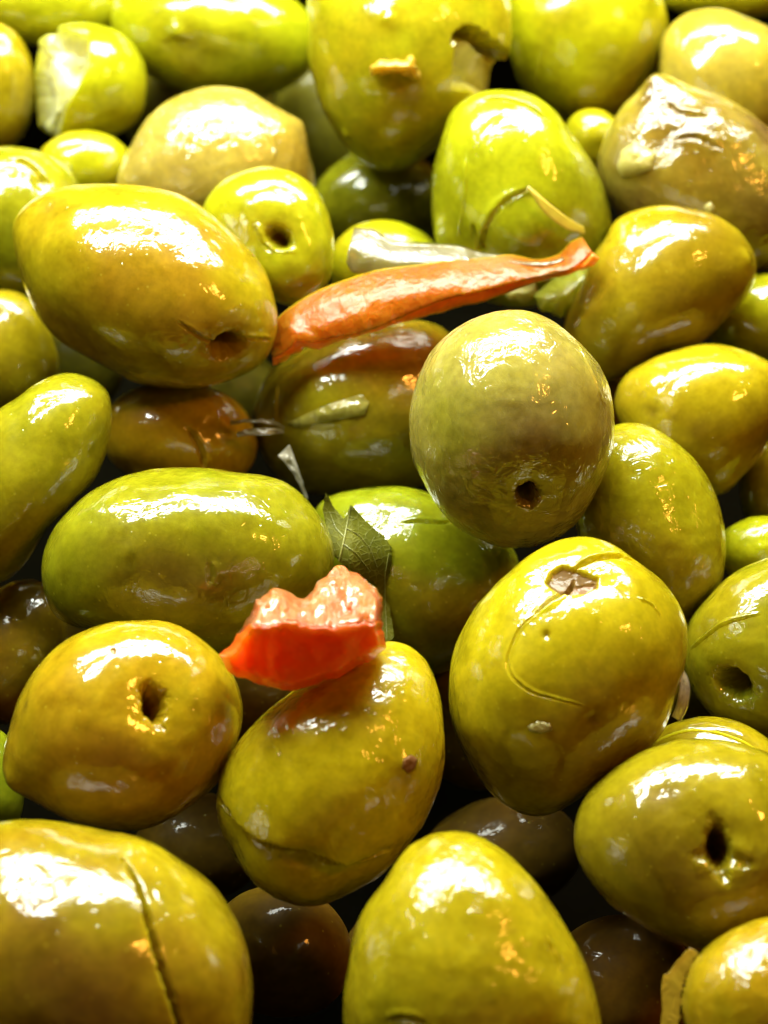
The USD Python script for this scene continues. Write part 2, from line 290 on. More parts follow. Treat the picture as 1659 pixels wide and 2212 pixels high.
olive([(540, 930), (553, 860), (598, 785), (680, 730), (780, 700), (880, 690), (970, 720), (1005, 820), (985, 940), (935, 1035), (860, 1062), (760, 1068), (660, 1060), (578, 1012)], -10, (.26, .22, .014), BROWN, .45,
      'dark olive with loosened peel, in the shade under the pepper strip', 'n', [('cut', [(598, 830), (593, 880), (600, 925)], 7, -5, 0), ('bump', (690, 830), 60, 8, 1, 0), ('col', (690, 840), 70, (.30, .33, .03), .6, 1, 0), ('col', (880, 770), 90, (.36, .16, .02), .5, 1.2, 0)],
      parts=[('flap', [(620, 915), (660, 895), (720, 870), (780, 852), (798, 868), (788, 895), (740, 905), (690, 912), (650, 925)], 5)])
olive([(886, 953), (893, 853), (928, 768), (993, 706), (1055, 678), (1110, 671), (1170, 682), (1230, 722), (1282, 773), (1311, 823), (1326, 893), (1322, 968), (1304, 1030), (1270, 1100), (1222, 1150), (1170, 1180), (1110, 1189), (1040, 1170), (980, 1138), (940, 1092), (908, 1040), (889, 1000)], 10, (.34, .335, .36), (.37, .33, .55), .45,
      'large round grey green olive with a small dark pit hole', 'c',
      [('hole', (1142, 1080), 23, 50, 1.35, 75, 85, 18), ('bump', (1108, 1070), 26, 5, 1.6, 80), ('col', (1120, 1060), 130, (.10, .065, .05), .85, 1.35, 10), ('col', (1290, 900), 60, (.34, .27, .12), .6, 2, 80), ('col', (960, 950), 80, (.28, .30, .03), .6, 1.5, 80), ('cut', [(1255, 745), (1285, 800), (1308, 870)], 6, -3, 0), ('dent', (1240, 800), 60, 5, 2, 60)], tilt=(0, .12))  # the dark brown lower third is shade put into the colour
olive([(1245, 1075), (1275, 970), (1320, 924), (1370, 916), (1430, 938), (1482, 985), (1526, 1040), (1552, 1110), (1564, 1200), (1552, 1275), (1512, 1325), (1470, 1352), (1400, 1330), (1310, 1260), (1255, 1170)], 2, (.34, .345, .03), OLIVE, .4,
      'shiny green olive wedged behind the two big olives, near the right edge', 'c', [('dent', (1500, 1100), 50, 8, 2, 60)])
olive([(93, 1222), (104, 1180), (130, 1130), (170, 1085), (230, 1045), (310, 1018), (400, 1009), (490, 1017), (570, 1028), (625, 1046), (672, 1090), (707, 1140), (722, 1200), (704, 1275), (640, 1340), (560, 1405), (480, 1418), (380, 1402), (280, 1382), (190, 1357), (128, 1340), (98, 1285)], 3, (.27, .29, .025), GREEN, .45,
      'long green olive lying across, with the bay leaf at its end', 'n',
      [('col', (400, 1255), 110, (.12, .085, .012), .85, 2, 8), ('dent', (430, 1225), 80, 12, 2.2, 8), ('dent', (600, 1080), 40, 7, 1.3, 40), ('cut', [(450, 1215), (460, 1240), (452, 1265)], 10, 5, 3), ('bump', (280, 1205), 32, 6, 1, 0), ('dent', (280, 1215), 16, 4, 1, 0)])  # wide dark brown spot paints the shade of the lower side
olive([(690, 1082), (740, 1060), (820, 1050), (900, 1055), (960, 1080), (1040, 1130), (1112, 1190), (1125, 1260), (1085, 1345), (1012, 1425), (940, 1455), (850, 1440), (750, 1350), (690, 1220)], -10, (.22, .29, .022), GREEN, .4,
      'vivid green olive set low behind the bay leaf', 'n', [('col', (960, 1330), 110, (.20, .13, .01), .6, 1.3, 30), ('cut', [(870, 1125), (910, 1122), (950, 1128), (975, 1124)], 6, 6, 2)])
olive([(969, 1501), (974, 1426), (998, 1356), (1039, 1291), (1098, 1231), (1155, 1190), (1220, 1167), (1280, 1161), (1328, 1178), (1352, 1197), (1407, 1236), (1457, 1291), (1482, 1341), (1485, 1406), (1474, 1466), (1452, 1526), (1422, 1586), (1377, 1633), (1303, 1692), (1232, 1742), (1160, 1766), (1108, 1752), (1058, 1712), (1008, 1640), (979, 1570)], 10, (.46, .425, .025), (.42, .37, .02), .45,
      'biggest olive, with a brown stem scar and a curved crease', 'n',
      [('dent', (1235, 1244), 60, 26, 1.5, 8), ('sink', [(1172, 1248), (1186, 1224), (1212, 1211), (1243, 1216), (1270, 1226), (1296, 1238), (1294, 1258), (1262, 1271), (1222, 1276), (1196, 1266)], 9, 6, .0, (.15, .075, .15)), ('sink', [(1205, 1269), (1230, 1250), (1262, 1243), (1290, 1246), (1288, 1260), (1258, 1270), (1225, 1275)], 4, 4, .0, (.26, .16, .5)), ('cut', [(1235, 1232), (1228, 1258), (1200, 1280), (1170, 1305), (1155, 1325)], 8, 13, 4), ('cut', [(1155, 1325), (1120, 1350), (1102, 1395), (1092, 1440), (1110, 1470), (1150, 1500), (1200, 1512), (1260, 1528)], 4, 6, 2), ('step', [(1155, 1325), (1120, 1350), (1102, 1395), (1092, 1440), (1110, 1470), (1150, 1500), (1200, 1512), (1260, 1528)], 26, 3.5, 1),
       ('step', [(1245, 1206), (1290, 1192), (1350, 1198), (1380, 1215)], 14, 9, -1), ('cut', [(1235, 1218), (1280, 1200), (1350, 1200)], 7, 8, 3), ('dent', (1178, 1370), 8, 7, 1, 0), ('col', (1178, 1370), 9, (.14, .09, .02), .6, 1, 0), ('dent', (1282, 1555), 20, 5, 1, 0), ('col', (1282, 1555), 20, (.16, .11, .01), .6, 1, 0),
       ('col', (1220, 1660), 120, (.20, .125, .012), .75, 1.8, -10), ('dent', (1395, 1300), 60, 5, 2, 60), ('cut', [(1380, 1290), (1415, 1300), (1428, 1330)], 6, -4, 0)], tilt=(.02, .05),  # large brown spot low down: underside shade in the colour
      parts=[('crumb', [(1140, 1568), (1160, 1558), (1190, 1562), (1193, 1578), (1170, 1585), (1145, 1580)], 4)], detail=1.0)
olive([(1480, 1400), (1490, 1350), (1530, 1290), (1580, 1240), (1640, 1211), (1720, 1200), (1790, 1280), (1805, 1420), (1760, 1560), (1690, 1615), (1600, 1592), (1530, 1545), (1490, 1475)], 0, (.25, .28, .025), OLIVE, .4,
      'green olive with a shaded pit hole beside the biggest olive', 'n', [('hole', (1580, 1482), 32, 42, 1.4, 20, 60, 12), ('cut', [(1492, 1400), (1520, 1370), (1570, 1340), (1640, 1325)], 8, -5, 0), ('dent', (1520, 1370), 40, 8, 1.5, -40)])
olive(ell(1650, 1192, 104, 74, 0), -8, LIME, GREEN, .3, 'lime olive peeping in at the right edge above the shaded pit hole', 'c')
olive(ell(1665, 1055, 70, 100, 8), -12, GREEN, OLIVE, .4, 'dark green sliver of an olive at the right edge under the spotted one')
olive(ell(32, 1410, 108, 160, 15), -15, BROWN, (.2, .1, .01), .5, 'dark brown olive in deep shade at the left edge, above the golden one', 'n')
olive([(520, 1546), (511, 1486), (480, 1426), (425, 1376), (360, 1347), (295, 1341), (220, 1351), (150, 1381), (85, 1446), (45, 1521), (28, 1581), (15, 1630), (12, 1672), (28, 1700), (70, 1718), (120, 1750), (200, 1781), (270, 1791), (340, 1781), (410, 1741), (472, 1680), (507, 1610)], 9, (.45, .36, .022), (.40, .27, .018), .5,
      'golden olive with a deep teardrop pit hole facing up', 's',
      [('hole', (338, 1512), 26, 58, 1.7, 78, 76, 24), ('cut', [(322, 1478), (314, 1510), (330, 1545), (358, 1572)], 12, -8, 0), ('cut', [(330, 1525), (348, 1555), (362, 1580)], 9, 10, 0), ('cut', [(243, 1402), (247, 1415)], 5, 4, 0), ('bump', (28, 1690), 26, 8, 1, 0), ('col', (200, 1650), 130, (.27, .145, .012), .75, 1.5, 10), ('col', (60, 1525), 10, (.1, .06, .02), .7, 2, 80), ('col', (247, 1408), 8, (.3, .15, .02), .6, 2, 80)])
olive([(800, 1400), (850, 1384), (900, 1410), (936, 1470), (957, 1550), (964, 1620), (950, 1700), (922, 1760), (885, 1815), (835, 1875), (765, 1932), (690, 1960), (610, 1952), (535, 1905), (490, 1830), (467, 1750), (475, 1680), (500, 1622), (540, 1570), (590, 1525), (660, 1480), (735, 1435)], 7, (.52, .47, .025), (.42, .36, .02), .45,
      'folded golden green olive with a deep crease, under the red pepper', 'c',
      [('cut', [(470, 1725), (485, 1755), (512, 1795), (560, 1830), (625, 1848), (668, 1858), (740, 1884), (790, 1868), (838, 1838)], 14, 40, 0), ('step', [(470, 1725), (485, 1755), (512, 1795), (560, 1830), (625, 1848), (668, 1858), (740, 1884), (790, 1868), (838, 1838)], 120, 32, -1), ('dent', (655, 1862), 26, 20, 1.6, 5), ('bump', (885, 1650), 18, 6, 1, 0), ('col', (880, 1650), 16, (.20, .16, .015), .6, 1, 0), ('dent', (885, 1652), 8, 6, 1, 0), ('dent', (870, 1560), 40, 7, 1.6, 80), ('bump', (640, 1560), 60, 8, 1, 0)],
      parts=[('scar', [(868, 1660), (872, 1640), (888, 1630), (902, 1640), (898, 1658), (882, 1672)], 3)], tilt=(0, 0))
olive(ell(-12, 1690, 60, 118, -10), -8, (.20, .26, .015), GREEN, .3, 'dark green sliver at the left edge below the golden olive', 's')
olive(ell(1540, 1685, 172, 138, 12), -4, YELLOW, OLIVE, .3, 'sliced olive with a thin cut edge, behind the star holed olive', 's', [('step', [(1385, 1630), (1430, 1592), (1490, 1574), (1560, 1580), (1620, 1605), (1680, 1650)], 26, 16, 1), ('cut', [(1385, 1634), (1430, 1596), (1490, 1578), (1560, 1584), (1620, 1609), (1680, 1654)], 7, 6, 0)])
olive([(1240, 1812), (1258, 1735), (1308, 1682), (1370, 1640), (1440, 1608), (1520, 1599), (1600, 1609), (1685, 1640), (1748, 1720), (1768, 1830), (1728, 1950), (1645, 2022), (1560, 2047), (1450, 2033), (1365, 1992), (1298, 1940), (1258, 1880)], 5, (.33, .30, .018), OLIVE, .45,
      'olive with a star shaped pit hole, near the right edge', 's',
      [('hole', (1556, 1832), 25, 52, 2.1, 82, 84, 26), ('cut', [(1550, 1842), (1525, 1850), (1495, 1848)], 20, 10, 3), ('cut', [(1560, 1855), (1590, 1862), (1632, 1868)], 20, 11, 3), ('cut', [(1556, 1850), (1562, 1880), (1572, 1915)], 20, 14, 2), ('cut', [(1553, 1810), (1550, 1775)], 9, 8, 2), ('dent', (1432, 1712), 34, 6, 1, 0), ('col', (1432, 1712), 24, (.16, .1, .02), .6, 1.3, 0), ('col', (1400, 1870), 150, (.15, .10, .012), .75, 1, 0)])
olive([(-50, 1795), (0, 1782), (50, 1773), (100, 1778), (210, 1803), (320, 1818), (382, 1851), (442, 1894), (482, 1944), (516, 2004), (537, 2069), (547, 2139), (545, 2212), (522, 2305), (440, 2390), (300, 2430), (100, 2430), (-60, 2360), (-130, 2200), (-140, 2000), (-105, 1860)], 9, (.38, .34, .02), (.30, .2, .012), .5,
      'big olive in the bottom left corner with a long open split down its front', 'n',
      [('cut', [(268, 1855), (292, 1890), (312, 1950), (330, 2020), (350, 2090), (372, 2160), (392, 2225), (400, 2290)], 10, 60, 2), ('step', [(268, 1855), (292, 1890), (312, 1950), (330, 2020), (350, 2090), (372, 2160), (392, 2225), (400, 2290)], 40, 7, 1), ('dent', (60, 1905), 50, 9, 1, 0), ('col', (130, 2130), 180, (.12, .065, .010), .85, 1.2, 60)])  # broad dark brown spot paints the shaded front
olive([(838, 1905), (868, 1855), (915, 1818), (965, 1806), (1020, 1810), (1070, 1828), (1116, 1864), (1157, 1904), (1193, 1954), (1233, 2019), (1263, 2084), (1284, 2144), (1296, 2212), (1293, 2305), (1222, 2395), (1100, 2432), (950, 2422), (820, 2362), (753, 2270), (737, 2180), (745, 2100), (768, 2010), (800, 1950)], 9, (.44, .41, .025), (.37, .32, .02), .4,
      'tall crinkled shiny olive in the middle of the bottom edge', 'c', [('dent', (1195, 2060), 40, 7, 2.4, 60), ('dent', (1060, 2010), 50, 5, 2.5, 10), ('cut', [(838, 2205), (860, 2196), (890, 2196), (920, 2210)], 8, 12, 3), ('cut', [(1180, 2020), (1205, 2060), (1215, 2095)], 7, 4, 2)], tilt=(0, .1))
olive([(1472, 2165), (1482, 2115), (1495, 2085), (1535, 2038), (1602, 2003), (1685, 1984), (1785, 2020), (1835, 2130), (1805, 2265), (1700, 2335), (1560, 2325), (1490, 2240)], 8, (.42, .30, .05), OLIVE, .3,
      'olive in the bottom right corner with a strip of torn rind along its side', 'c', [('dent', (1600, 2080), 40, 6, 1.4, 30)],
      parts=[('rind', [(1505, 2055), (1492, 2048), (1465, 2075), (1448, 2100), (1435, 2105), (1430, 2140), (1432, 2180), (1428, 2240), (1460, 2250), (1466, 2180), (1468, 2140), (1480, 2100)], 6)])
# --- down in the gaps: darkened colours stand in for the shade there
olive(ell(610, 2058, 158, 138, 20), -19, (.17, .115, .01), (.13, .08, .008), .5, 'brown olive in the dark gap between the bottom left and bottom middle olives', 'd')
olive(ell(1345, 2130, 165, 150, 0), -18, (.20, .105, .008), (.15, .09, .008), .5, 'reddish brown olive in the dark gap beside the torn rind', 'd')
olive(ell(1085, 1845, 175, 125, -10), -33, (.09, .055, .006), (.12, .08, .008), .4, 'olive coloured nearly black for shade, in the gap under the biggest olive', 'd')
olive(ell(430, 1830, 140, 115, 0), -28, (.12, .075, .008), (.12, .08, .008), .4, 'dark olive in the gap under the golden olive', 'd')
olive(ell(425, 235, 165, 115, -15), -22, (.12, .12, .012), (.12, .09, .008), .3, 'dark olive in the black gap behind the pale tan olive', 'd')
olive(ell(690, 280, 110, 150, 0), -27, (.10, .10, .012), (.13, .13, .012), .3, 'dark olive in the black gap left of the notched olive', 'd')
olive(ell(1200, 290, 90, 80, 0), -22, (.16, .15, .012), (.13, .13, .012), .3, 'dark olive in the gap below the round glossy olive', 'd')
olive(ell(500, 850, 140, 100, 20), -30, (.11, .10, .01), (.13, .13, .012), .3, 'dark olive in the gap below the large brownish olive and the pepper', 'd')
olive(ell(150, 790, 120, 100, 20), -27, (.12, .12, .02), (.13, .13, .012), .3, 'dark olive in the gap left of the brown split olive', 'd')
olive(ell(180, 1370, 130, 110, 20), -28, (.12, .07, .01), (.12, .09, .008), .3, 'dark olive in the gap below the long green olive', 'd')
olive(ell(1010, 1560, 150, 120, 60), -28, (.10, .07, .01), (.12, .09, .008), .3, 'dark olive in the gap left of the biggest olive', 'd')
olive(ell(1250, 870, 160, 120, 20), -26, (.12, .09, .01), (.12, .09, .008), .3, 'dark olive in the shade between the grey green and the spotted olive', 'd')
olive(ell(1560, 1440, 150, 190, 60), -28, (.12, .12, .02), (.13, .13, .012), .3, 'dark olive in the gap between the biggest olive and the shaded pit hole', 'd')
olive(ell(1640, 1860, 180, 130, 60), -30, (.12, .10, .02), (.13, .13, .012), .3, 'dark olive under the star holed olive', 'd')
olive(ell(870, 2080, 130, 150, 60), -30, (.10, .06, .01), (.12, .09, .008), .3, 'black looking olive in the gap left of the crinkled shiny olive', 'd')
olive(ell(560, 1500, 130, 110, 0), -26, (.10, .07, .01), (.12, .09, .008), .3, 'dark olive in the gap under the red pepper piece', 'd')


# ---------------------------------------------------------------- olive shapes
def prepare(o):
    """Frame, smooth outline and thickness of an olive from its outline."""
    p = o['pts']
    poly = Polygon(p)
    cx, cy = poly.centroid.coords[0]
    o['c'] = np.array([cx, cy])
    d = p - o['c']
    ang, r = np.arctan2(-d[:, 1], d[:, 0]), np.hypot(d[:, 0], d[:, 1])
    order = np.argsort(ang)
    ang, r = ang[order], r[order]
    from scipy.interpolate import CubicSpline, PchipInterpolator
    a3, r3 = np.concatenate([ang - 2 * np.pi, ang, ang + 2 * np.pi]), np.concatenate([r, r, r])
    t = np.linspace(-np.pi, np.pi, 361)
    rr = PchipInterpolator(a3, r3)(t)
    k = np.exp(-0.5 * (np.arange(-12, 13) / 4.5) ** 2); k /= k.sum()
    rr = np.convolve(np.concatenate([rr[-13:-1], rr, rr[1:13]]), k, 'valid')
    rr[-1] = rr[0]
    o['t'], o['r'] = t, rr
    x, y = rr * np.cos(t), rr * np.sin(t)
    # best ellipse through the outline: 1/r^2 = A + B cos 2t + C sin 2t
    G = np.stack([np.ones_like(t), np.cos(2 * t), np.sin(2 * t)], 1)
    o['e'] = np.linalg.lstsq(G, 1 / rr ** 2, rcond=None)[0]
    A, B, C = o['e']
    q = math.hypot(B, C)
    o['a'], o['b'] = 1 / math.sqrt(max(A - q, 1e-9)), 1 / math.sqrt(A + q)
    o['thick_px'] = o['thick'] * (0.82 * o['b'] + 0.14 * o['a'])
    o['depth'] = np.linalg.norm(at(cx, cy, o['z']) - EYE)
    d = ray(cx, cy)
    o['e3'] = -d
    o['e1'] = RIGHT - d * (RIGHT @ d); o['e1'] /= np.linalg.norm(o['e1'])
    o['e2'] = np.cross(o['e3'], o['e1'])
    o['ray'] = d


def r_eff(o, phi, rho):
    A, B, C = o['e']
    re = 1 / np.sqrt(A + B * np.cos(2 * phi) + C * np.sin(2 * phi))
    rt = np.interp(phi, o['t'], o['r'])
    w = np.clip(rho, 0, 1) ** 3
    return re + (rt - re) * w


def unit(o):
    return o['depth'] / FOC * math.sqrt(1 + ((o['c'][0] - WPX / 2) ** 2 + (o['c'][1] - HPX / 2) ** 2) / FOC ** 2) ** -1 * 1.0 if False else o['depth'] / math.sqrt(FOC ** 2 + (o['c'][0] - WPX / 2) ** 2 + (o['c'][1] - HPX / 2) ** 2)


for o in OL:
    prepare(o)

# olives that run into each other are moved apart along their lines of sight
SPH = trimesh.creation.icosphere(3).vertices


def shape(o, S):
    """Local coordinates (units of the picture) in the olive's frame for unit directions S."""
    phi, rho = np.arctan2(S[:, 1], S[:, 0]), np.hypot(S[:, 0], S[:, 1])
    r = r_eff(o, phi, rho)
    X, Y = r * rho * np.cos(phi), r * rho * np.sin(phi)
    Z = o['thick_px'] * S[:, 2]
    return np.stack([X, Y, Z + o['tilt'][0] * X + o['tilt'][1] * Y], 1)


def world(o, L):
    u = unit(o)
    return EYE + o['ray'] * o['depth'] + u * (L[:, :1] * o['e1'] + L[:, 1:2] * o['e2'] + L[:, 2:] * o['e3'])


def local(o, P):
    q = (P - (EYE + o['ray'] * o['depth'])) / unit(o)
    return np.stack([q @ o['e1'], q @ o['e2'], q @ o['e3']], 1)


for o in OL:
    o['s'] = shape(o, SPH)
for it in range(40):
    moved = 0
    pts = [world(o, o['s']) for o in OL]
    push = np.zeros(len(OL))
    for i, a in enumerate(OL):
        for j, b in enumerate(OL):
            if i == j or np.hypot(*(a['c'] - b['c'])) > a['a'] + b['a'] + 20:
                continue
            q = local(b, pts[i])
            zz = q[:, 2] - b['tilt'][0] * q[:, 0] - b['tilt'][1] * q[:, 1]
            phi, R = np.arctan2(q[:, 1], q[:, 0]), np.hypot(q[:, 0], q[:, 1])
            r = np.interp(phi, b['t'], b['r'])
            inside = (R / r) ** 2 + (zz / b['thick_px']) ** 2
            m = inside.min()
            if m < 0.985:
                k = inside.argmin()
                front = -1 if a['depth'] < b['depth'] else 1
                half = b['thick_px'] * math.sqrt(max(0, 1 - (R[k] / r[k]) ** 2))
                need = max(half - abs(zz[k]), 0) * unit(b) * 0.35
                push[i] += front * need; push[j] -= front * need
                moved = max(moved, need)
    for o, d in zip(OL, push):
        o['depth'] += float(np.clip(d, -0.0012, 0.0012))
    if moved < 0.0002:
        break
MAXDEPTH = max(o['depth'] for o in OL)


def refine(S, F, near):
    """Splits the edges near the features, without gaps between fine and coarse triangles."""
    E = np.sort(np.vstack([F[:, [0, 1]], F[:, [1, 2]], F[:, [2, 0]]]), 1)
    U, inv = np.unique(E, axis=0, return_inverse=True)
    inv = inv.ravel()
    split = near((S[U[:, 0]] + S[U[:, 1]]) / 2)
    mid = np.full(len(U), -1)
    mid[split] = len(S) + np.arange(split.sum())
    M = S[U[split, 0]] + S[U[split, 1]]
    S = np.vstack([S, M / np.linalg.norm(M, axis=1, keepdims=True)])
    n = len(F)
    m = np.stack([mid[inv[:n]], mid[inv[n:2 * n]], mid[inv[2 * n:]]], 1)
    out = []
    cnt = (m >= 0).sum(1)
    out.append(F[cnt == 0])
    f, k = F[cnt == 3], m[cnt == 3]
    out += [np.stack(c, 1) for c in ((f[:, 0], k[:, 0], k[:, 2]), (k[:, 0], f[:, 1], k[:, 1]), (k[:, 2], k[:, 1], f[:, 2]), (k[:, 0], k[:, 1], k[:, 2]))]
    for e in range(3):
        s = (cnt == 1) & (m[:, e] >= 0)
        a, b, c, x = F[s, e], F[s, (e + 1) % 3], F[s, (e + 2) % 3], m[s, e]
        out += [np.stack((a, x, c), 1), np.stack((x, b, c), 1)]
        s = (cnt == 2) & (m[:, e] < 0)
        a, b, c = F[s, e], F[s, (e + 1) % 3], F[s, (e + 2) % 3]
        x, y = m[s, (e + 1) % 3], m[s, (e + 2) % 3]
        out += [np.stack((a, b, x), 1), np.stack((a, x, y), 1), np.stack((x, c, y), 1)]
    return S, np.vstack(out)


def surf(o, px, py):
    """The place (local coordinates) on the olive's plain shape that is seen at a place of the picture."""
    z = 0.0
    d = ray(px, py)
    c0 = EYE + o['ray'] * o['depth']
    for _ in range(4):
        plane = c0 + o['e3'] * z * unit(o)
        P = EYE + d * (((plane - EYE) @ o['e3']) / (d @ o['e3']))
        q = local(o, P[None])[0]
        phi, R = math.atan2(q[1], q[0]), math.hypot(q[0], q[1])
        rho = R / np.interp(phi, o['t'], o['r'])
        rho = R / float(r_eff(o, phi, min(rho, 1)))
        z = o['thick_px'] * math.sqrt(max(0, 1 - min(rho, 0.999) ** 2)) + o['tilt'][0] * q[0] + o['tilt'][1] * q[1]
    return np.array([q[0], q[1], z])


def seg_dist(P, line):
    """Distance of the points to a polyline, the signed side (in the picture plane), and the place along it (0 to 1)."""
    best, side, along = np.full(len(P), 1e9), np.zeros(len(P)), np.zeros(len(P))
    L = np.concatenate([[0], np.cumsum(np.linalg.norm(np.diff(line, axis=0), axis=1))])
    for k in range(len(line) - 1):
        a, b = line[k], line[k + 1]
        ab = b - a
        t = np.clip(((P - a) @ ab) / (ab @ ab), 0, 1)
        q = P - (a + t[:, None] * ab)
        d = np.linalg.norm(q, axis=1)
        s = np.sign(ab[0] * (P[:, 1] - a[1]) - ab[1] * (P[:, 0] - a[0]))
        w = d < best
        best[w], side[w], along[w] = d[w], s[w], (L[k] + t[w] * np.linalg.norm(ab)) / L[-1]
    return best, side, along


def fine_line(o, pts):
    p = np.array(pts, float)
    n = max(2, int(LineString(p).length / 12))
    ls = LineString(p)
    q = np.array([ls.interpolate(x, True).coords[0] for x in np.linspace(0, 1, n + 1)])
    for _ in range(3):
        q[1:-1] = (q[:-2] + 2 * q[1:-1] + q[2:]) / 4
    return np.array([surf(o, *x) for x in q])


def features(o):
    for f in o['feats']:
        if f[0] in ('hole', 'dent', 'bump', 'col'):
            yield f, surf(o, *f[1])
        elif f[0] in ('cut', 'step'):
            yield f, fine_line(o, f[1])
        else:
            yield f, np.array([surf(o, *p)[:2] for p in f[1]])


def aniso(P, p0, elong, ang, rad):
    a = math.radians(ang)
    d = P - p0
    u = d[:, 0] * math.cos(a) + -d[:, 1] * math.sin(a)
    v = d[:, 0] * math.sin(a) + d[:, 1] * math.cos(a)
    w2 = np.maximum((d ** 2).sum(1) - u ** 2 - v ** 2, 0)
    return np.sqrt((u / elong) ** 2 + v ** 2 + w2) / rad


def vertex_normals(V, F):
    n = np.zeros_like(V)
    fn = np.cross(V[F[:, 1]] - V[F[:, 0]], V[F[:, 2]] - V[F[:, 0]])
    for k in range(3):
        np.add.at(n, F[:, k], fn)
    return n / np.maximum(np.linalg.norm(n, axis=1, keepdims=True), 1e-12)


def build(o, seed):
    base = trimesh.creation.icosphere(5 if o['z'] > -0.018 else 4)
    S, F = np.array(base.vertices), np.array(base.faces)
    fl = list(features(o))

    def near(level):
        def fn(Q):
            Q = Q / np.linalg.norm(Q, axis=1, keepdims=True)
            P = shape(o, Q)
            hit = np.zeros(len(Q), bool)
            for f, g in fl:
                if f[0] == 'hole':
                    hit |= np.linalg.norm(P - g, axis=1) < f[2] * f[4] * (2.6 if level == 0 else 1.5)
                elif f[0] in ('dent', 'bump') and level == 0 and f[2] < 40:
                    hit |= np.linalg.norm(P - g, axis=1) < f[2] * 1.8
                elif f[0] in ('cut', 'step'):
                    hit |= seg_dist(P, g)[0] < (max(f[2] * 1.6, 24) if f[0] == 'cut' else 14) / (1 + 0.6 * level)
                elif f[0] == 'sink' and level < 2:
                    pg = Polygon(g)
                    hit |= (shapely.distance(pg.exterior, shapely.points(P[:, :2])) < f[3] * 2.2 / (1 + level)) & (P[:, 2] > -20)
            return hit
        return fn
    if fl:
        for level in range(3):
            S, F = refine(S, F, near(level))
    P = shape(o, S)
    N = vertex_normals(P, F)
    disp = np.zeros(len(P))
    col_t = np.zeros(len(P))
    flesh = np.zeros(len(P))
    dry = np.zeros(len(P))
    k = 1 / 190.0
    sh = np.array([seed * 7.3, seed * 3.1, seed * 5.7])
    # the uneven flesh: broad swellings, then finer waves
    A = o['detail']
    disp += A * (fbm(P * k * 0.9 + sh, 2, seed) - 0.5) * 22
    disp += A * (fbm(P * k * 3.2 + sh, 2, seed + 5) - 0.5) * 5.0
    if o['mat'] == 'c':
        disp += A * (0.5 - np.abs(fbm(P * k * 6.0 + sh, 2, seed + 9) - 0.5) * 4) * 1.6
    col = o['col'] + (o['alt'] - o['col']) * (np.clip((fbm(P * k * 1.3 + sh * 2, 4, seed + 2) - 0.5) * 2.6 + o['mix'], 0, 1) ** 1.3)[:, None]
    wob = lambda s, f=0.05: (fbm(P * f + sh, 3, seed + s) - 0.5)
    for f, g in fl:
        if f[0] == 'dent':
            disp -= f[3] * np.exp(-aniso(P, g, f[4], f[5], f[2]) ** 2)
        elif f[0] == 'bump':
            disp += f[3] * np.exp(-aniso(P, g, f[4], f[5], f[2]) ** 2)
        elif f[0] == 'hole':
            q = aniso(P, g, f[4], f[5], f[2]) * (1 + 0.5 * wob(31))
            disp -= 2.3 * f[3] / (1 + np.exp(np.clip((q - 0.82) * 7.5, -50, 50)))
            q2 = aniso(P, g, 1 + (f[4] - 1) * 0.5, f[5], f[6]) * (1 + 0.3 * wob(32, 0.02))
            disp -= f[7] * np.exp(-q2 ** 2)
        elif f[0] == 'cut':
            d, side, al = seg_dist(P, g)
            w = f[2] * (0.55 + 0.45 * np.sin(np.pi * np.clip(al * 0.86 + 0.1, 0, 1)))
            d = d + wob(33, 0.08) * f[2] * 0.7
            ends = np.clip(np.minimum(al, 1 - al) * 6 + 0.15, 0, 1)
            disp -= f[3] * np.clip(1 - np.abs(d) / w, 0, 1) ** 0.8 * ends
            disp += f[4] * np.exp(-((d - 1.5 * w) / (0.9 * w)) ** 2) * (side > 0) * ends
        elif f[0] == 'step':
            d, side, al = seg_dist(P, g)
            s = d * side * f[4]
            ends = np.clip(np.minimum(al, 1 - al) * 5, 0, 1)
            disp -= f[3] * np.where(s > 0, np.clip(s / min(3.5 + f[2] * .12, 14), 0, 1) * np.exp(-s / f[2]), 0) * ends
        elif f[0] == 'sink':
            pg = Polygon(g).buffer(0)
            pt = shapely.points(P[:, :2] + 5 * np.stack([wob(34), wob(35)], 1))
            sd = np.where(shapely.contains(pg, pt), 1, -1) * shapely.distance(pg.exterior, pt)
            m = np.clip(sd / f[3] + 0.5, 0, 1) * (P[:, 2] > -0.4 * o['thick_px'])
            m = m * m * (3 - 2 * m)
            disp -= m * (f[2] + (6 * f[4] * wob(36, 0.06)))
            flesh = np.maximum(flesh, m * f[4])
            if len(f) > 5:
                col = col + (np.array(f[5]) - col) * (0.9 * m)[:, None]
                dry = np.maximum(dry, 0.9 * m)
        elif f[0] == 'col':  # colour spots; the large brown ones low down hold painted shade
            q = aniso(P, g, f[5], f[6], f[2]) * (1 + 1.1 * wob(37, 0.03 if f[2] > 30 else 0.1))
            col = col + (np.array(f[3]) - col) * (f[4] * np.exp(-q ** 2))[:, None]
    col = np.clip(col * TONE, 0.003, 1)
    pale = np.array((.46, .44, .18))
    col = col + (pale - col) * flesh[:, None]
    V = P + N * disp[:, None]
    return V, F, col, np.maximum(flesh * 0.4, dry)


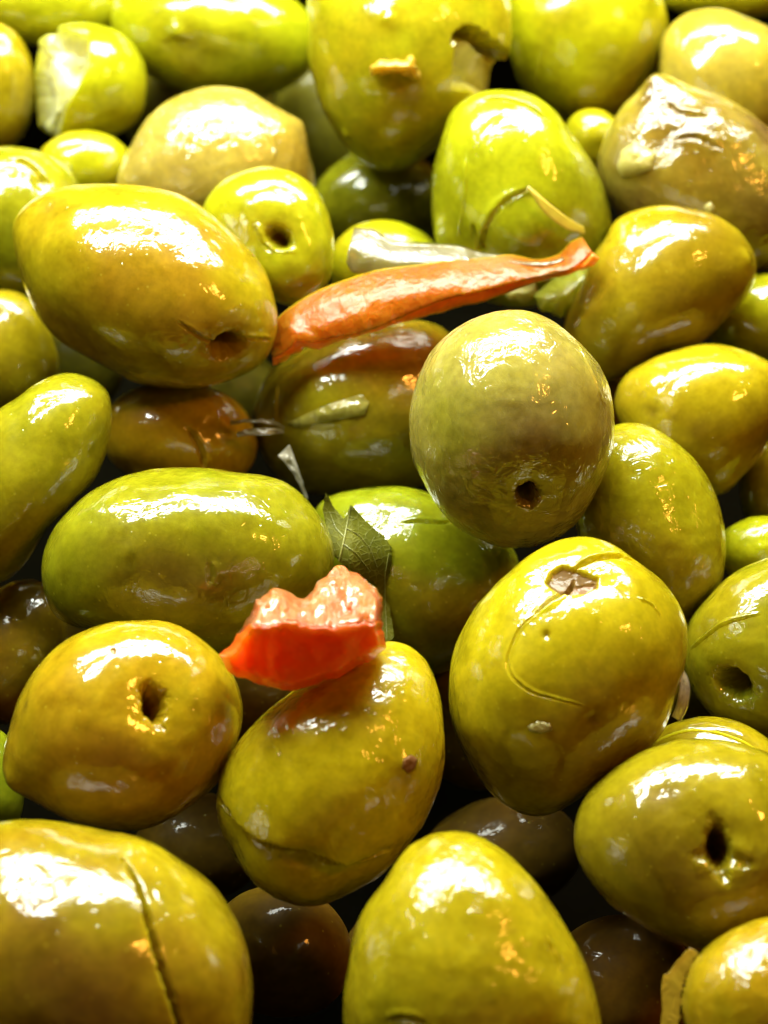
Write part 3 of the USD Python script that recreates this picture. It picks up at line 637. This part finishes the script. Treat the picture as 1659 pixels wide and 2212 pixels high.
def patch(o, pts, height, res=4.0, rough=0.5, back=6.0, seed=0):
    """A thin piece lying on an olive: its outline in the picture, its height over the olive, rounded and uneven."""
    q = np.array([surf(o, *p)[:2] for p in pts])
    pg = Polygon(q).buffer(3).buffer(-3)
    x0, y0, x1, y1 = pg.bounds
    gx, gy = np.meshgrid(np.arange(x0, x1 + res, res), np.arange(y0, y1 + res, res))
    pt = np.stack([gx.ravel(), gy.ravel()], 1)
    pt = pt[shapely.contains(pg.buffer(-res * 0.6), shapely.points(pt))]
    ls = pg.exterior
    ring = np.array([ls.interpolate(t, True).coords[0] for t in np.linspace(0, 1, max(12, int(ls.length / res)), endpoint=False)])
    return pg, np.vstack([ring, pt]), len(ring)


def sheet_tri(pg, pts):
    from scipy.spatial import Delaunay
    T = Delaunay(pts).simplices
    c = pts[T].mean(1)
    T = T[shapely.contains(pg, shapely.points(c))]
    a, b, c = pts[T[:, 0]], pts[T[:, 1]], pts[T[:, 2]]
    flip = ((b[:, 0] - a[:, 0]) * (c[:, 1] - a[:, 1]) - (b[:, 1] - a[:, 1]) * (c[:, 0] - a[:, 0])) < 0
    T[flip] = T[flip][:, ::-1]
    return T


def close_sheet(front, back, T):
    """A closed solid between a front and a back sheet of the same triangles."""
    n = len(front)
    E = np.vstack([T[:, [0, 1]], T[:, [1, 2]], T[:, [2, 0]]])
    key = {(a, b) for a, b in E.tolist()}
    rim = [(a, b) for a, b in key if (b, a) not in key]
    side = [x for a, b in sorted(rim) for x in ((b, a, a + n), (b, a + n, b + n))]
    return np.vstack([front, back]), np.vstack([T, T[:, ::-1] + n, np.array(side, int).reshape(-1, 3)])


PART = {'crumb': ('flesh_crumb', PALE_FLESH, None), 'scar': ('stem_scar', BROWN_SCAR, None), 'flap': ('peel_flap', FILM_OLIVE, None), 'rind': ('torn_rind', RIND, None)}


def add_part(o, kind, pts, height, parent, seed, offset=None):
    pg, p2, nring = patch(o, pts, height, 3.5)
    T = sheet_tri(pg, p2)
    d = shapely.distance(pg.exterior, shapely.points(p2))
    R = np.hypot(p2[:, 0], p2[:, 1]); phi = np.arctan2(p2[:, 1], p2[:, 0])
    rho = np.clip(R / r_eff(o, phi, np.clip(R / np.interp(phi, o['t'], o['r']), 0, 1)), 0, 0.999)
    z = o['thick_px'] * np.sqrt(1 - rho ** 2) + o['tilt'][0] * p2[:, 0] + o['tilt'][1] * p2[:, 1]
    # sit on the olive as it was really shaped
    V = o['V']
    from scipy.spatial import cKDTree
    fr = V[:, 2] > -0.3 * o['thick_px']
    dd, kk = cKDTree(V[fr][:, :2]).query(p2, k=3)
    z = np.where(rho < 0.98, V[fr][kk, 2].mean(1), z)
    P3 = np.column_stack([p2, z])
    nn = np.column_stack([p2 / o['a'] ** 2, (z / o['thick_px'] ** 2)]); nn /= np.linalg.norm(nn, axis=1, keepdims=True)
    h = abs(height)
    pf = fbm(np.column_stack([p2 * 0.06, np.full(len(p2), seed)]), 3, seed) - 0.5
    if kind == 'scar':
        lift = 0.8 + 0.8 * np.clip(d / 8, 0, 1) + 1.2 * pf
    elif kind == 'flap':
        lift = 2.5 + h * np.clip(d / 14, 0, 1) + 8 * pf
    else:
        lift = 1.0 + h * np.sqrt(np.clip(d / max(h, 6), 0, 1)) + h * 0.4 * pf
    front = P3 + nn * lift[:, None]
    back = P3 + nn * (lift - (1.5 if kind == 'flap' else 4 + h * 0.6))[:, None]
    Vv, Ff = close_sheet(front, back, T)
    name, mat, _ = PART[kind]
    put(name, unit(o) * (Vv[:, :1] * o['e1'] + Vv[:, 1:2] * o['e2'] + Vv[:, 2:] * o['e3']), Ff, mat, parent)


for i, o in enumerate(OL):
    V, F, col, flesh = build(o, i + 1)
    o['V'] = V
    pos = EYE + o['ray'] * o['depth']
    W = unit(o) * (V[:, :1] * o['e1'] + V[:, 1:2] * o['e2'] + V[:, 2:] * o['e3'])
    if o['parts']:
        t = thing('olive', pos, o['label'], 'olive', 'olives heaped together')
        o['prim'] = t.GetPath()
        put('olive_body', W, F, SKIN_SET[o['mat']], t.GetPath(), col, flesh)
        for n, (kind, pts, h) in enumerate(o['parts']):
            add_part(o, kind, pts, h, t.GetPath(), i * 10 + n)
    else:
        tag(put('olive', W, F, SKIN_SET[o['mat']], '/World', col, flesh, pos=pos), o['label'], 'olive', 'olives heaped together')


def find(words):
    return next(o for o in OL if words in o['label'])


# ---------------------------------------------------------------- pieces lying on the olives: sheets given by places of the picture and depths
def depth_of(words, px, py):
    """Distance from the eye of an olive's surface at a place of the picture."""
    o = find(words)
    return float(np.linalg.norm(world(o, surf(o, px, py)[None])[0] - EYE))


def ribbon(top, bot, depth, bulge, n=90, m=26, v0=0.0, v1=1.0):
    """Grid of points between two edge lines of the picture. depth(u, v): distance from the eye; bulge(u, v): metres towards the eye."""
    def curve(p):
        from scipy.interpolate import PchipInterpolator
        p = np.array(p, float)
        s = np.concatenate([[0], np.cumsum(np.linalg.norm(np.diff(p, axis=0), axis=1))])
        q = PchipInterpolator(s / s[-1], p)
        return q
    ct, cb = curve(top), curve(bot)
    out = np.zeros((n + 1, m + 1, 3))
    for i in range(n + 1):
        u = i / n
        a, b = ct(u), cb(u)
        for j in range(m + 1):
            v = v0 + (v1 - v0) * j / m
            p = a + (b - a) * v
            out[i, j] = EYE + ray(*p) * (depth(u, v) - bulge(u, v))
    return out


def grid_solid(G, thick, inward=None):
    """A closed sheet of the given thickness behind a grid of points (seen from the eye)."""
    n, m = G.shape[:2]
    V = G.reshape(-1, 3)
    I = np.arange(n * m).reshape(n, m)
    T = np.vstack([np.stack([I[:-1, :-1].ravel(), I[:-1, 1:].ravel(), I[1:, 1:].ravel()], 1), np.stack([I[:-1, :-1].ravel(), I[1:, 1:].ravel(), I[1:, :-1].ravel()], 1)])
    N = vertex_normals(V, T)
    if ((V - EYE) * N).sum() > 0:
        T, N = T[:, ::-1], -N
    th = thick if np.ndim(thick) == 0 else np.asarray(thick).reshape(-1, 1)
    return close_sheet(V, V - N * th, T)


# --- the long strip of pepper skin
top = [(582, 748), (598, 692), (640, 655), (700, 622), (760, 600), (830, 581), (900, 573), (980, 562), (1050, 557), (1100, 550), (1160, 560), (1205, 550), (1235, 522), (1258, 512)]
bot = [(588, 772), (622, 766), (652, 746), (682, 753), (725, 745), (790, 737), (855, 713), (915, 684), (970, 660), (1040, 643), (1100, 625), (1180, 602), (1245, 582), (1280, 548)]
dA = min(depth_of('small green olive with a dark hole', 640, 640), depth_of('dark olive with loosened peel', 640, 780)) - 0.004
dB = depth_of('dark olive with loosened peel', 800, 740) - 0.004
dC = depth_of('tall bright olive', 1200, 560) - 0.006
dG = depth_of('large round grey green', 1010, 740)


def strip_depth(u, v):
    d = np.interp(u, [0, .3, .6, .85, 1], [dA, (dA + dB) / 2 - .001, (dB + dC) / 2 - .003, dC - .001, dC - .0005])
    return d + 0.004 * (0.5 - v)


def strip_bulge(u, v):
    w = np.interp(u, [0, .1, .35, .7, 1], [.001, .0026, .0032, .0015, .0009])
    wav = 0.0006 * (noise(np.array([u * 14, v * 2.0, 1.0])) - 0.5) + 0.0003 * (noise(np.array([u * 40, v * 5.0, 2.0])) - 0.5)
    curl = 0.0022 * max(0, v - .82) / .18 * np.interp(u, [0, .35, .5, .8, 1], [0.1, .2, -.9, -1, .3])
    return w * math.sin(math.pi * min(max(0.08 + 0.84 * v, 0), 1)) + wav + curl


G = ribbon(top, bot, strip_depth, strip_bulge, 140, 34)
rag = np.array([[0.0006 * (noise(np.array([i * .35, 3.0, 5.0])) - .5) for i in range(141)]])
pep = thing('pepper_strip', G.reshape(-1, 3).mean(0), 'curled brown orange strip of pepper skin with a pale membrane, lying across the olives', 'pepper')
o0 = G.reshape(-1, 3).mean(0)
V, F = grid_solid(G[:, :30], 0.00035)
put('pepper_skin', V - o0, F, PEPPER_SKIN, pep.GetPath())
# the flesh under the skin, showing along the lower edge
G2 = ribbon(top, bot, lambda u, v: strip_depth(u, v) + .0006, strip_bulge, 140, 36, .02, 1.07)
for i in range(141):
    for j in range(37):
        G2[i, j] += UP * (0.0016 * math.sin(math.pi * min(max((i / 140 - .1) / .42, 0), 1)) * (j / 36) ** 8) + UP * 0.0008 * (fbm(np.array([i * .10, j * .05, 7.0]), 3) - .5) * (j / 36) ** 6 + FWD * 0.0002 * (noise(np.array([i * .3, j * .3, 3.0])) - .5)
V, F = grid_solid(G2, 0.0011)
put('pepper_flesh', V - o0, F, PEPPER_FLESH, pep.GetPath())
# the pale membrane standing up behind the skin
mt = [(765, 492), (800, 493), (850, 519), (920, 525), (985, 529), (1040, 545), (1100, 551), (1160, 563), (1215, 551)]
mb = [(748, 566), (765, 590), (830, 592), (900, 590), (985, 585), (1050, 580), (1110, 572), (1165, 572), (1218, 562)]
G3 = ribbon(mt, mb, lambda u, v: np.interp(u, [0, .5, 1], [(dA + dB) / 2 + .003, (dB + dC) / 2 + .001, dC + .0005]) + .004 * (.5 - v), lambda u, v: .0015 * math.sin(math.pi * v) + .0006 * (noise(np.array([u * 18, v * 3, 0.5])) - .5), 80, 16)
V, F = grid_solid(G3, 0.0003)
put('pale_membrane', V - o0, F, FILM_MILKY, pep.GetPath())

# --- lifted peel of the split olive and the green pulp below it
oo = find('tall bright olive')
sp = [(1138, 406), (1165, 425), (1200, 452), (1235, 476), (1262, 492)]
G4 = ribbon(sp, [(1150, 420), (1168, 450), (1200, 480), (1235, 500), (1264, 505)], lambda u, v: depth_of('tall bright olive', 1140 + 120 * u, 410 + 90 * u) - .0012, lambda u, v: .0006 * math.sin(math.pi * u) + .0008 * (1 - v), 30, 8)
c4 = G4.reshape(-1, 3).mean(0)
V, F = grid_solid(G4, 0.0004)
pf = put('peel_flap', V - c4, F, ORANGE_PEEL, '/World', pos=c4)
tag(pf, 'thin brown flap of peel lifted off the tall bright split olive', 'olive peel')


def lump(outline, depth, relief, thickness, mat, name, label=None, cat=None, res=5.0, parent=None, pos=None, group=None, seed=1):
    """A solid piece: the outline in the picture, depth(x, y) of its middle sheet, relief(x, y, d) metres of front towards the eye, d = distance from the rim."""
    pg = Polygon(outline).buffer(0)
    pg = pg.buffer(5).buffer(-8).buffer(3)
    rr = np.array([pg.exterior.interpolate(t, True).coords[0] for t in np.linspace(0, 1, 160, endpoint=False)])
    rr += np.stack([(fbm(np.column_stack([rr * .07, np.full(len(rr), q)]), 2) - .5) * 11 for q in (1.0, 2.0)], 1)
    pg = Polygon(rr).buffer(0)
    pg = max(getattr(pg, 'geoms', [pg]), key=lambda q: q.area)
    x0, y0, x1, y1 = pg.bounds
    gx, gy = np.meshgrid(np.arange(x0, x1, res), np.arange(y0, y1, res))
    pt = np.stack([gx.ravel(), gy.ravel()], 1)
    pt = pt[shapely.contains(pg.buffer(-res * .6), shapely.points(pt))]
    ls = pg.exterior
    ring = np.array([ls.interpolate(t, True).coords[0] for t in np.linspace(0, 1, max(12, int(ls.length / res)), endpoint=False)])
    p2 = np.vstack([ring, pt])
    T = sheet_tri(pg, p2)[:, ::-1]
    d = shapely.distance(pg.exterior, shapely.points(p2))
    front = np.array([EYE + ray(x, y) * (depth(x, y) - relief(x, y, k)) for (x, y), k in zip(p2, d)])
    back = np.array([EYE + ray(x, y) * (depth(x, y) + thickness * min(1, (k / 30) ** .5)) for (x, y), k in zip(p2, d)])
    c = front.mean(0) if pos is None else pos
    if parent is None:
        V, F = close_sheet(front - c, back - c, T)
        q = put(name, V, F, mat, '/World', pos=c)
        tag(q, label, cat, group)
        return q
    return front, back, T, p2, c


dw = depth_of('tall bright olive', 1250, 570)
lump([(1262, 553), (1300, 545), (1326, 558), (1312, 598), (1282, 640), (1246, 670), (1210, 684), (1170, 670), (1152, 640), (1190, 605)], lambda x, y: dw - .001 - (y - 600) * 2.5e-5, lambda x, y, d: .0035 * min(1, d / 45) ** .6 + .0006 * (noise(np.array([x * .05, y * .05, 2.0])) - .5), .004, GREEN_FLESH,
     'olive_wedge', 'dark green wedge of olive pulp tucked under the tip of the pepper strip', 'olive piece')
lump([(1085, 628), (1120, 612), (1162, 610), (1160, 640), (1130, 655), (1100, 650)], lambda x, y: dw - .0005, lambda x, y, d: .002 * min(1, d / 18) ** .6, .002, PALE_FLESH, 'flesh_scrap', 'small pale scrap of flesh under the pepper strip beside the green wedge', 'olive piece')
dn = depth_of('big olive with a notch', 850, 145)
lump([(795, 150), (820, 130), (850, 128), (875, 135), (890, 118), (900, 140), (912, 175), (890, 170), (862, 155), (825, 162), (800, 165)], lambda x, y: dn - .0005, lambda x, y, d: .0013 * min(1, d / 10) ** .5 + (0.0015 if y < 150 else 0), .002, ORANGE_PEEL, 'peel_curl', 'little orange curl of peel stuck to the front of the notched olive', 'olive peel', res=4)

# --- the red pepper piece: a smooth front face and a wet uneven top
chunk = [(475, 1411), (500, 1391), (530, 1346), (553, 1296), (590, 1273), (630, 1279), (656, 1298), (695, 1251), (730, 1220), (770, 1240), (812, 1271), (829, 1296), (824, 1346), (834, 1400), (800, 1427), (725, 1466), (630, 1491), (580, 1487), (530, 1467), (493, 1451)]
ridge = [(475, 1411), (540, 1345), (570, 1363), (602, 1341), (650, 1350), (710, 1356), (770, 1350), (830, 1344)]
dk = min(depth_of('long green olive', 560, 1340), depth_of('folded golden green', 740, 1455), depth_of('long green olive', 620, 1300)) - .004


_rx = np.linspace(440, 860, 211)
_ry = np.interp(_rx, [p[0] for p in ridge], [p[1] for p in ridge])
_k = np.exp(-0.5 * (np.arange(-12, 13) / 5.0) ** 2); _k /= _k.sum()
_rs = np.convolve(np.pad(_ry, 12, 'edge'), _k, 'valid')
_ry = _rs + (fbm(np.column_stack([_rx * .05, _rx * 0, _rx * 0]), 3) - .5) * 16


def ridge_y(x):
    return float(np.interp(x, _rx, _ry))


def chunk_depth(x, y):
    return dk + .003


def chunk_relief(x, y, d):
    s = y - ridge_y(x)
    front = .0088 - .0040 * (y - float(np.interp(x, _rx, _rs))) / 130 + .0005 * (fbm(np.array([x * .012, y * .016, 8.0]), 2) - .5) * 2
    up = -s / 110.0
    groove = math.exp(-((x - 655 - .15 * s) / 24) ** 2)
    top = .0088 - .0068 * up - .0024 * groove * min(1, max(up, 0) * 6) + (.0022 * (fbm(np.array([x * .028, y * .028, 4.0]), 3) - .5) + .0012 * (fbm(np.array([x * .09, y * .05, 9.0]), 2) - .5)) * min(1, max(up, 0) * 6)
    k = .0005
    low = -k * math.log(math.exp(-front / k) + math.exp(-top / k))
    return max(low, .0004) * min(1, (d + 2) / 18) ** .5


fr, bk, T, p2, ck = lump(chunk, chunk_depth, chunk_relief, .004, None, 'x', res=4.0, parent=1)
ct = thing('pepper_piece', ck, 'chunk of red orange pepper with a wet pale top', 'pepper')
isup = np.array([y < ridge_y(x) for x, y in p2])
# split the solid at the ridge: each side closed on its own
Tup = T[isup[T].all(1)]
Tlow = T[~isup[T].all(1)]
for nm, TT, mt_ in (('pepper_flesh', Tup, PEPPER_GEL), ('pepper_skin_side', Tlow, PEPPER_RED)):
    V, F = close_sheet(fr - ck, bk - ck, TT)
    us, inv = np.unique(F, return_inverse=True)
    put(nm, V[us], inv.reshape(F.shape), mt_, ct.GetPath())

# --- the torn bay leaf
leafo = [(703, 1064), (712, 1078), (722, 1098), (742, 1120), (750, 1112), (757, 1090), (772, 1104), (792, 1128), (830, 1160), (846, 1184), (843, 1240), (838, 1262), (843, 1320), (852, 1378), (838, 1392), (824, 1372), (822, 1300), (812, 1262), (770, 1240), (735, 1216), (715, 1190), (706, 1150), (697, 1100)]
dl = min(depth_of('long green olive', 700, 1180), depth_of('vivid green', 760, 1250)) - .002
db = depth_of('vivid green', 830, 1340) - .002


def leaf_depth(x, y):
    return np.interp(x, [700, 760, 845], [dl - .001, dl - .002, dl + .0005]) + .0012 * math.sin(y * .03) + np.interp(y, [1230, 1390], [0, -.0012])


lpg = Polygon(leafo)
x0, y0, x1, y1 = lpg.bounds
gx, gy = np.meshgrid(np.arange(x0, x1, 4), np.arange(y0, y1, 4))
pt = np.stack([gx.ravel(), gy.ravel()], 1)
pt = pt[shapely.contains(lpg.buffer(-2.5), shapely.points(pt))]
ring = np.array([lpg.exterior.interpolate(t, True).coords[0] for t in np.linspace(0, 1, 220, endpoint=False)])
ring += np.stack([(noise(np.column_stack([ring * .15, np.full(len(ring), k)]), k) - .5) * 4 for k in (1, 2)], 1)
p2 = np.vstack([ring, pt])
T = sheet_tri(lpg, p2)[:, ::-1]
fr = np.array([EYE + ray(x, y) * leaf_depth(x, y) for x, y in p2])
cl = fr.mean(0)
V, F = close_sheet(fr - cl, fr - cl + FWD * .00032, T)
lt = thing('bay_leaf', cl, 'torn dark green bay leaf standing behind the red pepper piece', 'leaf')
put('leaf_blade', V, F, LEAF, lt.GetPath())


def tube(path, radius, sides=8):
    P = np.array(path, float)
    r = np.interp(np.linspace(0, 1, len(P)), np.linspace(0, 1, len(np.atleast_1d(radius))), np.atleast_1d(radius))
    t = np.gradient(P, axis=0); t /= np.linalg.norm(t, axis=1, keepdims=True)
    a = np.cross(t, [0.3, 0.2, 0.9]); a /= np.linalg.norm(a, axis=1, keepdims=True)
    b = np.cross(t, a)
    th = np.arange(sides) / sides * 2 * np.pi
    V = (P[:, None] + r[:, None, None] * (a[:, None] * np.cos(th)[None, :, None] + b[:, None] * np.sin(th)[None, :, None])).reshape(-1, 3)
    F = []
    for i in range(len(P) - 1):
        for k in range(sides):
            q, w = i * sides + k, i * sides + (k + 1) % sides
            F += [(q, w, w + sides), (q, w + sides, q + sides)]
    V = np.vstack([V, P[0], P[-1]])
    for k in range(sides):
        F += [(len(V) - 2, (k + 1) % sides, k), (len(V) - 1, (len(P) - 1) * sides + k, (len(P) - 1) * sides + (k + 1) % sides)]
    return V, np.array(F)


def leaf_line(pts, n=14):
    ls = LineString(pts)
    return np.array([EYE + ray(*ls.interpolate(t, True).coords[0]) * (leaf_depth(*ls.interpolate(t, True).coords[0]) - .0001) for t in np.linspace(0, 1, n)])


for nm, pts, r in (('midrib', [(757, 1094), (750, 1130), (742, 1170), (732, 1212)], [.00006, .00014]), ('side_vein', [(748, 1140), (775, 1155), (800, 1185), (815, 1225)], [.00006, .00003]), ('side_vein', [(742, 1175), (770, 1195), (800, 1235)], [.00006, .00003]), ('side_vein', [(744, 1160), (725, 1140), (712, 1105)], [.00006, .00003]), ('side_vein', [(840, 1195), (832, 1240), (832, 1300), (836, 1380)], [.00006, .00003])):
    V, F = tube(leaf_line(pts), r)
    put(nm, V - cl, F, LEAF_RIB, lt.GetPath())

# --- glassy threads of peel in the gap left of the shaded olive
ds = depth_of('dark olive with loosened peel', 640, 940) - .0035
for nm, a, b, lab in (('peel_thread', [(498, 912), (540, 906), (580, 908), (615, 922)], [(498, 915), (540, 911), (580, 914), (614, 926)], 'thin white thread of peel bridging the dark gap, upper of two'),
                      ('peel_thread', [(512, 936), (545, 925), (580, 924), (612, 928)], [(512, 941), (550, 940), (585, 938), (614, 934)], 'broad glassy shred of peel bridging the dark gap, lower of two'),
                      ('peel_film', [(600, 985), (615, 1000), (640, 1035), (660, 1082)], [(625, 960), (640, 1000), (650, 1030), (662, 1078)], 'clear crumpled film of peel hanging behind the long green olive')):
    Gt = ribbon(a, b, lambda u, v: ds + .0012 * u * u - .0003 * v, lambda u, v: .0005 * math.sin(math.pi * u) + .0009 * (noise(np.array([u * 7, v * 3, 1.5])) - .5), 40, 14)
    c = Gt.reshape(-1, 3).mean(0)
    V, F = grid_solid(Gt, 0.0002)
    tag(put(nm, V - c, F, FILM_MILKY if nm == 'peel_thread' else FILM, '/World', pos=c), lab, 'olive peel')
de = depth_of('biggest olive', 1462, 1490) + .001
Gt = ribbon([(1462, 1440), (1472, 1470), (1468, 1510), (1455, 1550)], [(1474, 1442), (1492, 1490), (1488, 1520), (1470, 1560)], lambda u, v: de + .002 * v, lambda u, v: .0006 * math.sin(math.pi * u), 24, 6)
c = Gt.reshape(-1, 3).mean(0)
V, F = grid_solid(Gt, 0.0003)
tag(put('peel_film', V - c, F, FILM, '/World', pos=c), 'pale shred of peel in the gap right of the biggest olive', 'olive peel')
